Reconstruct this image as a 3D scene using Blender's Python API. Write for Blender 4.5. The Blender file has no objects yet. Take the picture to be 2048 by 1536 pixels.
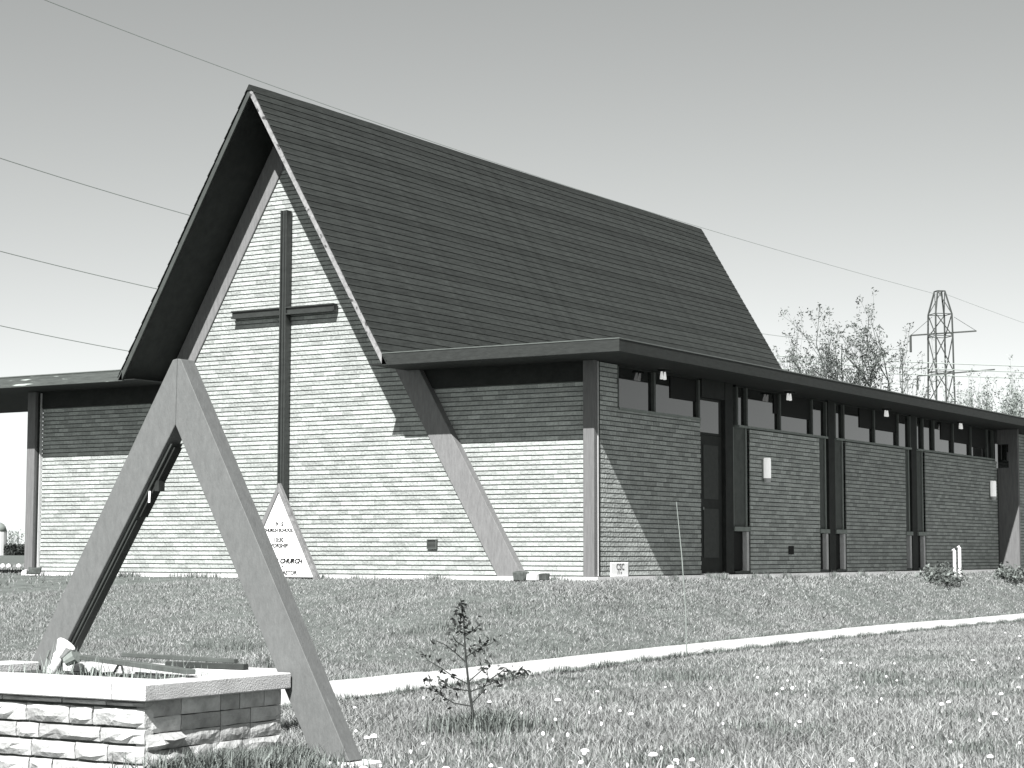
import bpy, math, random
import numpy as np
from mathutils import Vector, Matrix
random.seed(7); rng = np.random.default_rng(11)
scene = bpy.context.scene
col = scene.collection

# ------------------------------------------------------------------ camera
CAM = np.array([13.1396, -23.4681, 0.3208]); YAW, PITCH, ROLL, FPX = 0.5554, 0.0867, 0.0020, 3879.93
fw = np.array([-math.sin(YAW)*math.cos(PITCH), math.cos(YAW)*math.cos(PITCH), math.sin(PITCH)])
r0 = np.array([math.cos(YAW), math.sin(YAW), 0.0]); u0 = np.cross(r0, fw)
rt = math.cos(ROLL)*r0 + math.sin(ROLL)*u0; up = -math.sin(ROLL)*r0 + math.cos(ROLL)*u0
cd = bpy.data.cameras.new('camera'); cam = bpy.data.objects.new('camera', cd); col.objects.link(cam)
cam.matrix_world = Matrix(((rt[0], up[0], -fw[0], CAM[0]), (rt[1], up[1], -fw[1], CAM[1]), (rt[2], up[2], -fw[2], CAM[2]), (0, 0, 0, 1)))
cd.sensor_width = 36; cd.sensor_fit = 'HORIZONTAL'; cd.lens = FPX/2048*36
cd.clip_start = 0.1; cd.clip_end = 6000
scene.camera = cam
def ray(x, y): return fw*FPX + rt*(x-1024) - up*(y-768)
def at_dist(x, y, d):
    r = ray(x, y); return CAM + r/math.hypot(r[0], r[1])*d
def on_y(x, y, Y): r = ray(x, y); return CAM + r*(Y-CAM[1])/r[1]
def on_z(x, y, Z): r = ray(x, y); return CAM + r*(Z-CAM[2])/r[2]

# ------------------------------------------------------------------ sun, sky, exposure
TO_SUN = Vector((0.29, -1.0, 0.984)).normalized()
elev = math.asin(TO_SUN.z); az = math.atan2(TO_SUN.x, TO_SUN.y)
world = bpy.data.worlds.new('World'); scene.world = world; world.use_nodes = True
wn = world.node_tree.nodes; wl = world.node_tree.links; wn.clear()
sky = wn.new('ShaderNodeTexSky'); sky.sky_type = 'NISHITA'; sky.sun_disc = False
sky.sun_elevation = elev; sky.sun_rotation = az; sky.air_density = 1.0; sky.dust_density = 1.0; sky.ozone_density = 1.0; sky.altitude = 1500
sep = wn.new('ShaderNodeRGBToBW')
tint = wn.new('ShaderNodeMix'); tint.data_type = 'RGBA'; tint.blend_type = 'MULTIPLY'; tint.inputs[0].default_value = 1.0
tint.inputs[7].default_value = (0.97, 1.0, 0.988, 1)
bg = wn.new('ShaderNodeBackground'); bg.inputs[1].default_value = 0.068
wo = wn.new('ShaderNodeOutputWorld')
wl.new(sky.outputs[0], sep.inputs[0]); wl.new(sep.outputs[0], tint.inputs[6]); wl.new(tint.outputs[2], bg.inputs[0]); wl.new(bg.outputs[0], wo.inputs[0])
sd = bpy.data.lights.new('sun', 'SUN'); sun = bpy.data.objects.new('sun', sd); col.objects.link(sun)
sd.energy = 5.0; sd.angle = math.radians(0.5); sd.color = (1.0, 0.995, 0.985)
sun.rotation_euler = (-TO_SUN).to_track_quat('-Z', 'Y').to_euler(); sun.location = (20, -40, 40)
vs = scene.view_settings; vs.view_transform = 'Standard'; vs.look = 'None'; vs.exposure = 1.12; vs.gamma = 1.0; vs.use_curve_mapping = False

# ------------------------------------------------------------------ materials
MATS = {}
def mat(name, val, rough=0.8, scale=8.0, amp=0.25, bump=0.0, bscale=60.0, stretch=None, attr=None, attr_amp=0.5, objrand=0.0,
        streak=None, spec=0.3, tint=(0.91, 1.0, 0.94), detail=6.0, metallic=0.0):
    """grey procedural material: noise variation, optional grain stretch, per-piece tone and bump"""
    m = bpy.data.materials.new(name); m.use_nodes = True; MATS[name] = m
    nt = m.node_tree; n = nt.nodes; l = nt.links
    b = n['Principled BSDF']; b.inputs['Roughness'].default_value = rough
    b.inputs['Specular IOR Level'].default_value = spec; b.inputs['Metallic'].default_value = metallic
    tc = n.new('ShaderNodeTexCoord'); mp = n.new('ShaderNodeMapping'); l.new(tc.outputs['Object'], mp.inputs[0])
    if stretch: mp.inputs['Scale'].default_value = stretch
    nz = n.new('ShaderNodeTexNoise'); nz.inputs['Scale'].default_value = scale; nz.inputs['Detail'].default_value = detail; nz.inputs['Roughness'].default_value = 0.65
    l.new(mp.outputs[0], nz.inputs['Vector'])
    mr = n.new('ShaderNodeMapRange'); mr.inputs[1].default_value = 0.25; mr.inputs[2].default_value = 0.75
    mr.inputs[3].default_value = 1-amp; mr.inputs[4].default_value = 1+amp; l.new(nz.outputs[0], mr.inputs[0])
    cur = mr.outputs[0]
    def mul(a, bsock):
        k = n.new('ShaderNodeMath'); k.operation = 'MULTIPLY'; l.new(a, k.inputs[0]); l.new(bsock, k.inputs[1]); return k.outputs[0]
    if attr:
        a = n.new('ShaderNodeAttribute'); a.attribute_name = attr
        r2 = n.new('ShaderNodeMapRange'); r2.inputs[3].default_value = 1-attr_amp; r2.inputs[4].default_value = 1+attr_amp
        l.new(a.outputs['Fac'], r2.inputs[0]); cur = mul(cur, r2.outputs[0])
    if objrand:
        oi = n.new('ShaderNodeObjectInfo'); r3 = n.new('ShaderNodeMapRange')
        r3.inputs[3].default_value = 1-objrand; r3.inputs[4].default_value = 1+objrand
        l.new(oi.outputs['Random'], r3.inputs[0]); cur = mul(cur, r3.outputs[0])
    if streak:                                   # (scale vector, threshold, light value): worn paint patches
        mp2 = n.new('ShaderNodeMapping'); mp2.inputs['Scale'].default_value = streak[0]; l.new(tc.outputs['Object'], mp2.inputs[0])
        n2 = n.new('ShaderNodeTexNoise'); n2.inputs['Scale'].default_value = 1.0; n2.inputs['Detail'].default_value = 5; l.new(mp2.outputs[0], n2.inputs['Vector'])
        r4 = n.new('ShaderNodeMapRange'); r4.inputs[1].default_value = streak[1]; r4.inputs[2].default_value = streak[1]+0.05
        l.new(n2.outputs[0], r4.inputs[0])
        mixs = n.new('ShaderNodeMix'); mixs.data_type = 'FLOAT'; l.new(r4.outputs[0], mixs.inputs[0]); l.new(cur, mixs.inputs[2]); mixs.inputs[3].default_value = streak[2]/val
        cur = mixs.outputs[0]
    cm = n.new('ShaderNodeMix'); cm.data_type = 'RGBA'; cm.blend_type = 'MULTIPLY'; cm.inputs[0].default_value = 1
    cm.inputs[6].default_value = (val*tint[0], val*tint[1], val*tint[2], 1); l.new(cur, cm.inputs[7])
    l.new(cm.outputs[2], b.inputs['Base Color'])
    if bump:
        nb = n.new('ShaderNodeTexNoise'); nb.inputs['Scale'].default_value = bscale; nb.inputs['Detail'].default_value = 4
        l.new(mp.outputs[0] if stretch else tc.outputs['Object'], nb.inputs['Vector'])
        bp = n.new('ShaderNodeBump'); bp.inputs['Strength'].default_value = 1.0; bp.inputs['Distance'].default_value = bump
        l.new(nb.outputs[0], bp.inputs['Height']); l.new(bp.outputs[0], b.inputs['Normal'])
    return m
NEU = (1, 1, 1)
mat('brick', 0.375, 0.9, 20, 0.22, 0.020, 26, attr='tone', attr_amp=0.20, objrand=0.10, tint=(0.95, 1, 0.965))
mat('mortar', 0.11, 0.95, 30, 0.15, 0.002, 90)
mat('concrete', 0.62, 0.9, 7, 0.10, 0.003, 120, tint=NEU)
mat('walk_concrete', 0.48, 0.9, 2.5, 0.20, 0.002, 150, tint=NEU, objrand=0.05)
mat('coping_concrete', 0.50, 0.9, 6, 0.24, 0.006, 110, tint=NEU)
mat('shingle', 0.031, 0.9, 9, 0.40, 0.004, 110, objrand=0.20, spec=0.15, stretch=(1, .6, 2))
mat('ridge', 0.022, 0.85, 20, 0.2, spec=0.2)
mat('dark_wood', 0.022, 0.75, 6, 0.35, 0.002, 40, spec=0.25)
mat('fascia_wood', 0.026, 0.7, 7, 0.35, 0.002, 30, spec=0.3, stretch=(1, 1, 4))
mat('worn_fascia', 0.075, 0.8, 5, 0.40, 0.002, 30, stretch=(0.6, 1, 6), streak=((1.3, 3, 16), 0.60, 0.45))
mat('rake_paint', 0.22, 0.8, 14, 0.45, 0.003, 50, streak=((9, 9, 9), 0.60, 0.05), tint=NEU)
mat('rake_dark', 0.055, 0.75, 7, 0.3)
mat('beam_wood', 0.16, 0.75, 10, 0.22, 0.004, 45, stretch=(3, 3, 0.6), tint=NEU)
mat('post_wood', 0.135, 0.75, 9, 0.25, 0.003, 45, stretch=(5, 5, 0.4), tint=NEU)
mat('frame_paint', 0.125, 0.7, 26, 0.16, 0.002, 80, streak=((7, 7, 1.6), 0.72, 0.26), tint=(0.97, 1, 0.985), stretch=(1.2, 1.2, 0.5))
mat('frame_dark', 0.04, 0.7, 12, 0.25, 0.001, 60)
mat('trim_grey', 0.22, 0.7, 8, 0.2)
mat('rail_wood', 0.17, 0.8, 16, 0.5, 0.002, 60, tint=NEU)
mat('trim_light', 0.50, 0.75, 10, 0.2, tint=NEU)
mat('panel_grey', 0.08, 0.7, 6, 0.3)
mat('metal_strip', 0.55, 0.35, 10, 0.1, spec=0.5, tint=NEU)
mat('drip', 0.10, 0.4, 10, 0.2, spec=0.5)
mat('cross_metal', 0.030, 0.45, 12, 0.35, spec=0.5)
mat('glass', 0.014, 0.04, 3, 0.2, spec=0.85)
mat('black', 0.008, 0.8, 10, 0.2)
lg = mat('lamp_glass', 0.80, 0.35, 8, 0.03, spec=0.5, tint=NEU)
lg.node_tree.nodes['Principled BSDF'].inputs['Emission Color'].default_value = (1, 1, .98, 1); lg.node_tree.nodes['Principled BSDF'].inputs['Emission Strength'].default_value = 0.22
mat('white_paint', 0.80, 0.6, 8, 0.04, tint=NEU)
mat('sign_white', 0.86, 0.6, 6, 0.02, tint=NEU)
mat('stone', 0.40, 0.9, 7, 0.42, 0.014, 24, objrand=0.26, tint=(0.99, 1, 0.99))
mat('soil', 0.06, 0.95, 15, 0.4, 0.02, 30)
mat('twig', 0.30, 0.9, 20, 0.3)
mat('plank', 0.10, 0.8, 12, 0.3, 0.001, 60)
mat('ground', 0.125, 0.95, 5, 0.40, 0.03, 35)
mat('grass', 0.222, tint=(.975, 1, .985), rough=0.7, scale=0.9, amp=0.22, attr='tone', attr_amp=0.9, spec=0.25, detail=3)
mat('tuft_grass', 0.16, 0.7, 2, 0.2, attr='tone', attr_amp=0.75, spec=0.25)
mat('dandelion', 0.85, 0.9, 60, 0.1, tint=NEU)
mat('stem', 0.12, 0.8, 20, 0.2)
mat('bark', 0.09, 0.9, 10, 0.3, objrand=0.1)
mat('bud', 0.10, 0.85, 5, 0.4, attr='tone', attr_amp=0.6)
mat('pale_bud', 0.24, 0.9, 3, 0.35, attr='tone', attr_amp=0.5)
mat('pale_bark', 0.20, 0.9, 8, 0.3)
mat('sap_bark', 0.035, 0.9, 20, 0.3)
mat('sap_leaf', 0.035, 0.8, 20, 0.4, attr='tone', attr_amp=0.6)
mat('bush_leaf', 0.13, 0.8, 6, 0.4, attr='tone', attr_amp=0.7)
mat('steel', 0.05, 0.7, 6, 0.2)
mat('wire', 0.34, 0.7, 6, 0.1)
mat('hedge', 0.05, 0.95, 0.6, 0.4)
mat('silo', 0.6, 0.8, 1, 0.1, tint=NEU)
mat('gravel', 0.12, 0.95, 30, 0.3, 0.005, 80)
mat('debris', 0.07, 0.9, 20, 0.5)
mat('ink', 0.01, 0.7, 8, 0.1)

# ------------------------------------------------------------------ object helpers
WLOC = {}
def tag(o, label=None, cat=None, group=None, kind=None):
    if label: o['label'] = label
    if cat: o['category'] = cat
    if group: o['group'] = group
    if kind: o['kind'] = kind
    return o
def thing(name, loc, label, cat, group=None):
    o = bpy.data.objects.new(name, None); col.objects.link(o); o.location = loc; o.empty_display_size = 0.2
    WLOC[o] = Vector(loc); return tag(o, label, cat, group)
class MB:
    def __init__(s): s.v = []; s.f = []; s.t = []
    def quad(s, *p, tone=0.5):
        i = len(s.v); s.v += [tuple(q) for q in p]; s.f.append(tuple(range(i, i+len(p)))); s.t.append(tone)
    def box(s, x0, x1, y0, y1, z0, z1, tone=0.5):
        i = len(s.v)
        s.v += [(x0, y0, z0), (x1, y0, z0), (x1, y1, z0), (x0, y1, z0), (x0, y0, z1), (x1, y0, z1), (x1, y1, z1), (x0, y1, z1)]
        for q in ((0, 3, 2, 1), (4, 5, 6, 7), (0, 1, 5, 4), (1, 2, 6, 5), (2, 3, 7, 6), (3, 0, 4, 7)): s.f.append(tuple(i+k for k in q)); s.t.append(tone)
        return s
    def prism(s, poly, axis, a, b, tone=0.5):
        """poly: 2-D points in the plane normal to axis ('y': (x,z), 'x': (y,z), 'z': (x,y))"""
        def p3(p, h): return {'y': (p[0], h, p[1]), 'x': (h, p[0], p[1]), 'z': (p[0], p[1], h)}[axis]
        i = len(s.v); n = len(poly)
        s.v += [p3(p, a) for p in poly] + [p3(p, b) for p in poly]
        s.f.append(tuple(i+k for k in range(n))); s.f.append(tuple(i+n+k for k in reversed(range(n)))); s.t += [tone, tone]
        for k in range(n): s.f.append((i+k, i+n+k, i+n+(k+1) % n, i+(k+1) % n)); s.t.append(tone)
        return s
    def tube(s, pts, rad, n=6, tone=0.5):
        pts = [Vector(p) for p in pts]
        if not hasattr(rad, '__len__'): rad = [rad]*len(pts)
        i = len(s.v)
        for k, p in enumerate(pts):
            d = (pts[min(k+1, len(pts)-1)]-pts[max(k-1, 0)]).normalized()
            a = d.cross(Vector((0, 0, 1))) if abs(d.z) < 0.95 else d.cross(Vector((1, 0, 0)))
            a.normalize(); b = d.cross(a)
            for j in range(n):
                w = 2*math.pi*j/n; q = p + (a*math.cos(w)+b*math.sin(w))*rad[k]; s.v.append(tuple(q))
        for k in range(len(pts)-1):
            for j in range(n):
                s.f.append((i+k*n+j, i+k*n+(j+1) % n, i+(k+1)*n+(j+1) % n, i+(k+1)*n+j)); s.t.append(tone)
        s.f.append(tuple(i+j for j in reversed(range(n)))); s.f.append(tuple(i+(len(pts)-1)*n+j for j in range(n))); s.t += [tone, tone]
        return s
    def build(s, name, m, parent=None, smooth=False, tone=False, bevel=0.0, origin=None):
        v = np.array(s.v); c = Vector(origin) if origin else Vector(((v[:, 0].min()+v[:, 0].max())/2, (v[:, 1].min()+v[:, 1].max())/2, v[:, 2].min()))
        me = bpy.data.meshes.new(name); me.from_pydata([tuple(q) for q in (v-np.array(c))], [], s.f)
        if tone:
            a = me.attributes.new('tone', 'FLOAT', 'FACE'); a.data.foreach_set('value', np.array(s.t, dtype=np.float32))
        if smooth: me.polygons.foreach_set('use_smooth', np.ones(len(me.polygons), dtype=bool))
        me.materials.append(MATS[m])
        if bevel:
            import bmesh
            bm = bmesh.new(); bm.from_mesh(me); bmesh.ops.remove_doubles(bm, verts=bm.verts, dist=1e-5)
            bmesh.ops.recalc_face_normals(bm, faces=bm.faces)
            bmesh.ops.bevel(bm, geom=bm.edges[:], offset=bevel, segments=1, affect='EDGES'); bm.to_mesh(me); bm.free()
        else:
            import bmesh
            bm = bmesh.new(); bm.from_mesh(me); bmesh.ops.recalc_face_normals(bm, faces=bm.faces); bm.to_mesh(me); bm.free()
        o = bpy.data.objects.new(name, me); col.objects.link(o)
        if parent: o.parent = parent; o.location = c-WLOC[parent]
        else: o.location = c
        WLOC[o] = c; return o
def box(name, m, parent, x0, x1, y0, y1, z0, z1, bevel=0.0): return MB().box(x0, x1, y0, y1, z0, z1).build(name, m, parent, bevel=bevel)
def raw_mesh(name, V, F, m, tone=None, parent=None, kind=None, smooth=False, origin=(0, 0, 0)):
    """numpy triangles -> one mesh object"""
    V = np.asarray(V, dtype=np.float32)-np.asarray(origin, dtype=np.float32); F = np.asarray(F, dtype=np.int32); k = F.shape[1]
    me = bpy.data.meshes.new(name); me.vertices.add(len(V)); me.vertices.foreach_set('co', V.ravel())
    me.loops.add(F.size); me.loops.foreach_set('vertex_index', F.ravel())
    me.polygons.add(len(F)); me.polygons.foreach_set('loop_start', np.arange(0, F.size, k, dtype=np.int32))
    me.polygons.foreach_set('use_smooth', np.full(len(F), smooth, dtype=bool))
    if tone is not None:
        a = me.attributes.new('tone', 'FLOAT', 'FACE'); a.data.foreach_set('value', np.asarray(tone, dtype=np.float32))
    me.update(calc_edges=True); me.materials.append(MATS[m])
    o = bpy.data.objects.new(name, me); col.objects.link(o)
    if parent: o.parent = parent; o.location = Vector(origin)-WLOC[parent]
    else: o.location = origin
    WLOC[o] = Vector(origin)
    if kind: o['kind'] = kind
    return o
BAR = None
def bar(name, m, parent, p0, p1, w):
    """a thin member: shared unit box stretched between two points"""
    global BAR
    if BAR is None: BAR = {}
    if m not in BAR:
        me = bpy.data.meshes.new('bar'); b = MB().box(-.5, .5, -.5, .5, 0, 1); me.from_pydata(b.v, [], b.f); me.materials.append(MATS[m]); BAR[m] = me
    p0 = Vector(p0); p1 = Vector(p1); d = p1-p0
    o = bpy.data.objects.new(name, BAR[m]); col.objects.link(o)
    o.parent = parent; o.location = p0-WLOC[parent]; o.rotation_mode = 'QUATERNION'; o.rotation_quaternion = d.to_track_quat('Z', 'Y'); o.scale = (w, w, d.length)
    return o

# ------------------------------------------------------------------ ground
def interp(y, pts): return np.interp(y, [p[0] for p in pts], [p[1] for p in pts])
WU = [(-30, 3.1), (-14, 3.0), (-9.5, 2.93), (-6, 2.66), (-2, 2.36), (4.4, 2.06), (11.6, 2.1), (60, 2.1)]
WL = [(-30, 4.4), (-14, 4.3), (-11, 4.22), (-8, 3.84), (-4.3, 3.5), (1, 3.27), (8.6, 3.2), (60, 3.15)]
def gz(x, y):
    x = np.asarray(x, float); y = np.asarray(y, float)
    sx = np.clip((x-0.15)/(interp(y, WU)-0.2), 0, 1.2); sy = np.clip((-y-0.25)/7.2, 0, 1.2)
    s = np.clip((sx**3+sy**3)**(1/3), 0, 1); s = s*s*(3-2*s)*0.5+s*0.5
    bumpy = 0.018*np.sin(x*1.7+y*0.6)*np.sin(y*1.3-x*0.4)+0.010*np.sin(x*3.9+1)*np.sin(y*3.3)
    far = np.hypot(x+5, y-5)
    z = -0.8*s + bumpy*np.clip(s*3, 0, 1)*np.where((x > interp(y, WU)-.3) & (x < interp(y, WL)+.3), 0, 1)
    return z - 0.02 - 0.05*(1-s) - np.clip((far-40)/400, 0, 1)*0.3*(1-s)
def axis_coords(lo, hi, step, far):
    a = list(np.arange(lo, hi+1e-6, step)); d = step
    while a[-1] < far: d *= 1.35; a.append(a[-1]+d)
    d = step
    while a[0] > -far: d *= 1.35; a.insert(0, a[0]-d)
    return np.array(a)
gx = axis_coords(-18, 18, 0.3, 2500); gy = axis_coords(-27, 24, 0.3, 2500)
GX, GY = np.meshgrid(gx, gy); GZ = gz(GX, GY)
nx, ny = len(gx), len(gy); idx = np.arange(nx*ny).reshape(ny, nx)
F = np.stack([idx[:-1, :-1].ravel(), idx[:-1, 1:].ravel(), idx[1:, 1:].ravel(), idx[1:, :-1].ravel()], 1)
g = raw_mesh('ground', np.stack([GX.ravel(), GY.ravel(), GZ.ravel()], 1), F, 'ground', smooth=True); tag(g, 'lawn ground rising gently from the walk to the church', 'ground', kind='structure')

# concrete walk: one strip of slabs
walk = thing('walk', (3.2, 5, -0.8), 'pale concrete walk crossing the lawn beside the church', 'walk'); walk['kind'] = 'structure'
y = -19.0
while y < 42:
    y1 = y+1.5; j = .012
    b = MB(); pts = [(interp(y, WU)+random.uniform(-.01, .01), y), (interp(y, WL)+random.uniform(-.01, .01), y), (interp(y1, WL), y1-j), (interp(y1, WU), y1-j)]
    b.prism([(float(p[0]), float(p[1])) for p in pts], 'z', -0.90, -0.785+random.uniform(-.006, .006)); b.build('slab', 'walk_concrete', walk); y = y1

# ------------------------------------------------------------------ church
Xg, HW, HR, YD, HT, HB, E, YB = -5.4055, 2.4691, 7.3215, -1.104, 3.149, 2.974, 0.925, 14.17
SL = (HR-HT)/HW                                  # rise per metre
YG, YBEAM = -0.11, -0.14
ch = thing('church', (-5.4, 6, 0), 'mid-century brick church with steep dark shingled gable roof and low flat-roofed wings', 'church')
COURSE, BL = 0.0677, 0.203
IND = [0]; IND_MAX = 296
brick_mesh = []
for k in range(6):
    b = MB(); h = COURSE-0.0150; L = BL-0.0012
    # face proud 0..; local frame: x along wall, -y outward, slightly chipped corners
    c = [random.uniform(0, .0015) for _ in range(8)]
    b.v = [(0+c[0], 0+c[4], 0), (L-c[1], 0+c[5], 0), (L-c[2], c[6], h), (0+c[3], c[7], h), (0, .05, 0), (L, .05, 0), (L, .05, h), (0, .05, h)]
    b.f = [(0, 1, 2, 3), (1, 5, 6, 2), (5, 4, 7, 6), (4, 0, 3, 7), (3, 2, 6, 7), (4, 5, 1, 0)]
    me = bpy.data.meshes.new('brick'); me.from_pydata(b.v, [], b.f); me.materials.append(MATS['brick'])
    a = me.attributes.new('tone', 'FLOAT', 'FACE'); a.data.foreach_set('value', np.full(6, random.random(), dtype=np.float32)); brick_mesh.append(me)
def brick_wall(part, face, u0f, u1f, z0, z1, to_world, individual=lambda u, z: False, seed=0, holes=()):
    """lay bricks in running bond between u0f(z) and u1f(z); to_world(u, d, z): d = depth behind the face"""
    R = random.Random(seed); V = []; Fq = []; T = []
    n = int(round((z1-z0)/COURSE)); h = COURSE-0.0150
    for k in range(n):
        z = z0+k*COURSE+0.0067; ua, ub = u0f(z+h/2), u1f(z+h/2)
        if ub-ua < 0.03: continue
        u = ua-(BL/2 if k % 2 else 0)-R.uniform(0, .02)
        while u < ub:
            a, b = max(u, ua), min(u+BL-0.0012, ub); u += BL
            if b-a < 0.02: continue
            if any(h0 < (a+b)/2 < h1 and g0 < z+h/2 < g1 for h0, h1, g0, g1 in holes): continue
            d = R.uniform(-.002, .002)
            if b-a > BL-0.003 and IND[0] < IND_MAX and individual((a+b)/2, z):
                IND[0] += 1
                o = bpy.data.objects.new('brick', R.choice(brick_mesh)); col.objects.link(o); o.parent = part
                p = to_world(a, d, z); q = to_world(a+1, d, z)-p
                o.location = p-WLOC[part]; o.rotation_euler.z = math.atan2(q.y, q.x); continue
            i = len(V); t = R.random()
            c = [R.uniform(0, .0015) for _ in range(4)]
            for (uu, dd, zz) in ((a, d+c[0], z), (b, d+c[1], z), (b, d+c[2], z+h), (a, d+c[3], z+h), (a, .05, z), (b, .05, z), (b, .05, z+h), (a, .05, z+h)):
                V.append(tuple(to_world(uu, dd, zz)))
            for q in ((0, 1, 2, 3), (1, 5, 6, 2), (4, 0, 3, 7), (3, 2, 6, 7), (4, 5, 1, 0)): Fq.append([i+w for w in q]); T.append(t)
    if V: raw_mesh('brickwork', V, Fq, 'brick', T, part, kind='stuff', origin=tuple(V[0]))
inn = lambda z: 1.585+z/SL                        # beam inner edge, metres left of X=0 on the right-hand leg
xin_r = lambda z: -inn(z); xin_l = lambda z: 2*Xg+inn(z)
def front(Y): return lambda u, d, z: Vector((u, Y+d, z))
def side(X): return lambda u, d, z: Vector((X-d, u, z))
# gable wall (mortar core with bricks in front)
core = MB(); zt = 6.62
core.prism([(xin_l(0)-.2, -.1), (xin_r(0)+.2, -.1), (Xg+.12, zt+.1), (Xg-.12, zt+.1)], 'y', YG+.018, YG+.24)
gw = core.build('gable_wall', 'mortar', ch)
VENTS = [(-2.781, -2.614, .375, .51)]
brick_wall(gw, 'front', lambda z: xin_l(z)-.10, lambda z: xin_r(z)+.10, 0, 6.62, front(YG), seed=1)
# wings
leg_out = lambda z: -1.17-z/SL
core = MB(); core.prism([(-3.2, -.1), (-.16, -.1), (-.16, 2.72), (-3.2, 2.72)], 'y', .018, .25); wr = core.build('wing_wall', 'mortar', ch)
brick_wall(wr, 'front', lambda z: leg_out(z)-.15, lambda z: -.165, 0, 2.71, front(0), individual=lambda u, z: u > -1.95 or z > 1.7, seed=2)
core = MB(); core.prism([(-10.70, -.1), (-7.5, -.1), (-7.5, 2.72), (-10.70, 2.72)], 'y', .018, .25); wl_ = core.build('wing_wall', 'mortar', ch)
brick_wall(wl_, 'front', lambda z: -10.70, lambda z: 2*Xg-leg_out(z)+.15, 0, 2.71, front(0), seed=3)
# vents
def vent(x0, x1, z0, z1, Y):
    f = box('vent', 'black', ch, x0, x1, Y+.03, Y+.06, z0, z1)
    m = MB(); m.box(x0, x1, Y-.004, Y+.03, z1-.012, z1); m.box(x0, x1, Y-.004, Y+.03, z0, z0+.012); m.box(x0, x0+.012, Y-.004, Y+.03, z0+.012, z1-.012); m.box(x1-.012, x1, Y-.004, Y+.03, z0+.012, z1-.012)
    m.build('frame', 'panel_grey', f)
    for k in range(6):
        z = z0+.018+k*(z1-z0-.03)/6; q = MB(); q.prism([(Y+.004, z), (Y+.008, z-.003), (Y+.026, z+.010), (Y+.022, z+.013)], 'x', x0+.013, x1-.013); q.build('slat', 'panel_grey', f)
vent(-2.781, -2.614, .372, .51, YG-.036); vent(-8.34, -8.18, .35, .48, -.036)
# side wall bays (wall plane X = 0)
def bay(y0, y1, z1, seed, ind=lambda u, z: False, y_pier=None):
    m = MB(); m.box(-.25, -.018, y0, y1, -.1, z1-.004); w = m.build('side_wall', 'mortar', ch)
    brick_wall(w, 'side', lambda z: y0, lambda z: y1, 0, z1, side(0), ind, seed)
    return w
w1 = bay(0.012, 3.17, 2.345, 4, lambda u, z: u < 0.9)
w1b = MB(); w1b.box(-.25, -.018, .012, .53, 2.345, 2.97); w1b = w1b.build('side_wall', 'mortar', ch)
brick_wall(w1b, 'side', lambda z: .012, lambda z: .53, 2.37, 2.98, side(0), seed=5)
bay(4.95, 7.78, 2.29, 6); bay(8.98, 11.95, 2.29, 7); bay(13.05, 17.5, 2.29, 8)
# far projecting wing at the rear
m = MB(); m.box(-.25, -.018, 18.75, 30, -.1, 2.97); wf = m.build('side_wall', 'mortar', ch)
brick_wall(wf, 'side', lambda z: 18.75, lambda z: 26, 0, 2.97, side(0), seed=9)
d = box('door', 'dark_wood', ch, -.11, -.06, 17.52, 18.72, 0, 2.12)
t = box('transom', 'dark_wood', ch, -.11, -.06, 17.52, 18.72, 2.13, 2.97); box('pane', 'glass', t, -.058, -.052, 17.56, 18.6, 2.16, 2.68)
f = box('fin', 'post_wood', ch, .001, .44, 17.56, 17.66, -.1, 2.985, bevel=.004); box('pane', 'glass', f, .02, .24, 17.550, 17.558, 2.16, 2.66)
# foundation strip showing white under the brick
f = MB(); f.box(-10.95, .06, -.05+YG, .3, -.3, -.012); f.build('foundation', 'concrete', ch)
f = MB(); f.box(-.3, .05, .302, 30, -.3, -.012); f.build('foundation', 'concrete', ch)
# left side, rear and interior closing walls
box('left_wall', 'mortar', ch, -10.83, -10.71, .26, 26, -.1, 2.72)
mb = MB(); mb.prism([(Xg-4.2, 0), (Xg+4.2, 0), (Xg+.05, HR-.25), (Xg-.05, HR-.25)], 'y', 13.2, 13.35); mb.build('rear_gable_wall', 'brick', ch)
# ---- sloping laminated beams
def slope_beam(sgn):
    X = (lambda x: x) if sgn > 0 else (lambda x: 2*Xg-x)
    zt2 = 6.95
    poly = [(X(xin_r(-.1)), -.1), (X(leg_out(-.1)), -.1), (X(leg_out(zt2)), zt2), (X(xin_r(zt2-.71)), zt2-.71)]
    MB().prism(poly, 'y', YBEAM, 0.016).build('beam', 'beam_wood', ch, bevel=.006)
slope_beam(1); slope_beam(-1)
# headers over the wing walls
box('header', 'dark_wood', ch, -2.98, -.18, -.03, .16, 2.72, 2.985)
box('header', 'dark_wood', ch, -10.72, -7.85, -.03, .16, 2.72, 2.985)
# ---- corner posts
def corner_post(x0, x1, sx):
    p = box('corner_post', 'post_wood', ch, x0, x1, -.15, .0, -.01, 2.985, bevel=.004)
    s = sx
    a, b = sorted((x1+.010 if s > 0 else x0-.010, x1+.022 if s > 0 else x0-.022))
    return p
corner_post(-.172, .004, 1); corner_post(-10.90, -10.72, -1)
# groove and metal angle between right post and side brick
box('corner_backing', 'black', ch, -.16, .0, .001, .0105, -.01, 2.985)
box('corner_angle', 'metal_strip', ch, .006, .014, -.055, -.040, 0, 2.97); box('corner_strip', 'dark_wood', ch, .005, .012, -.039, .0, 0, 2.97)
box('post_strip', 'dark_wood', ch, -10.719, -10.700, -.09, -.03, 0, 2.97); box('post_strip', 'metal_strip', ch, -10.697, -10.688, -.06, -.01, 0, 2.97)
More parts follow.
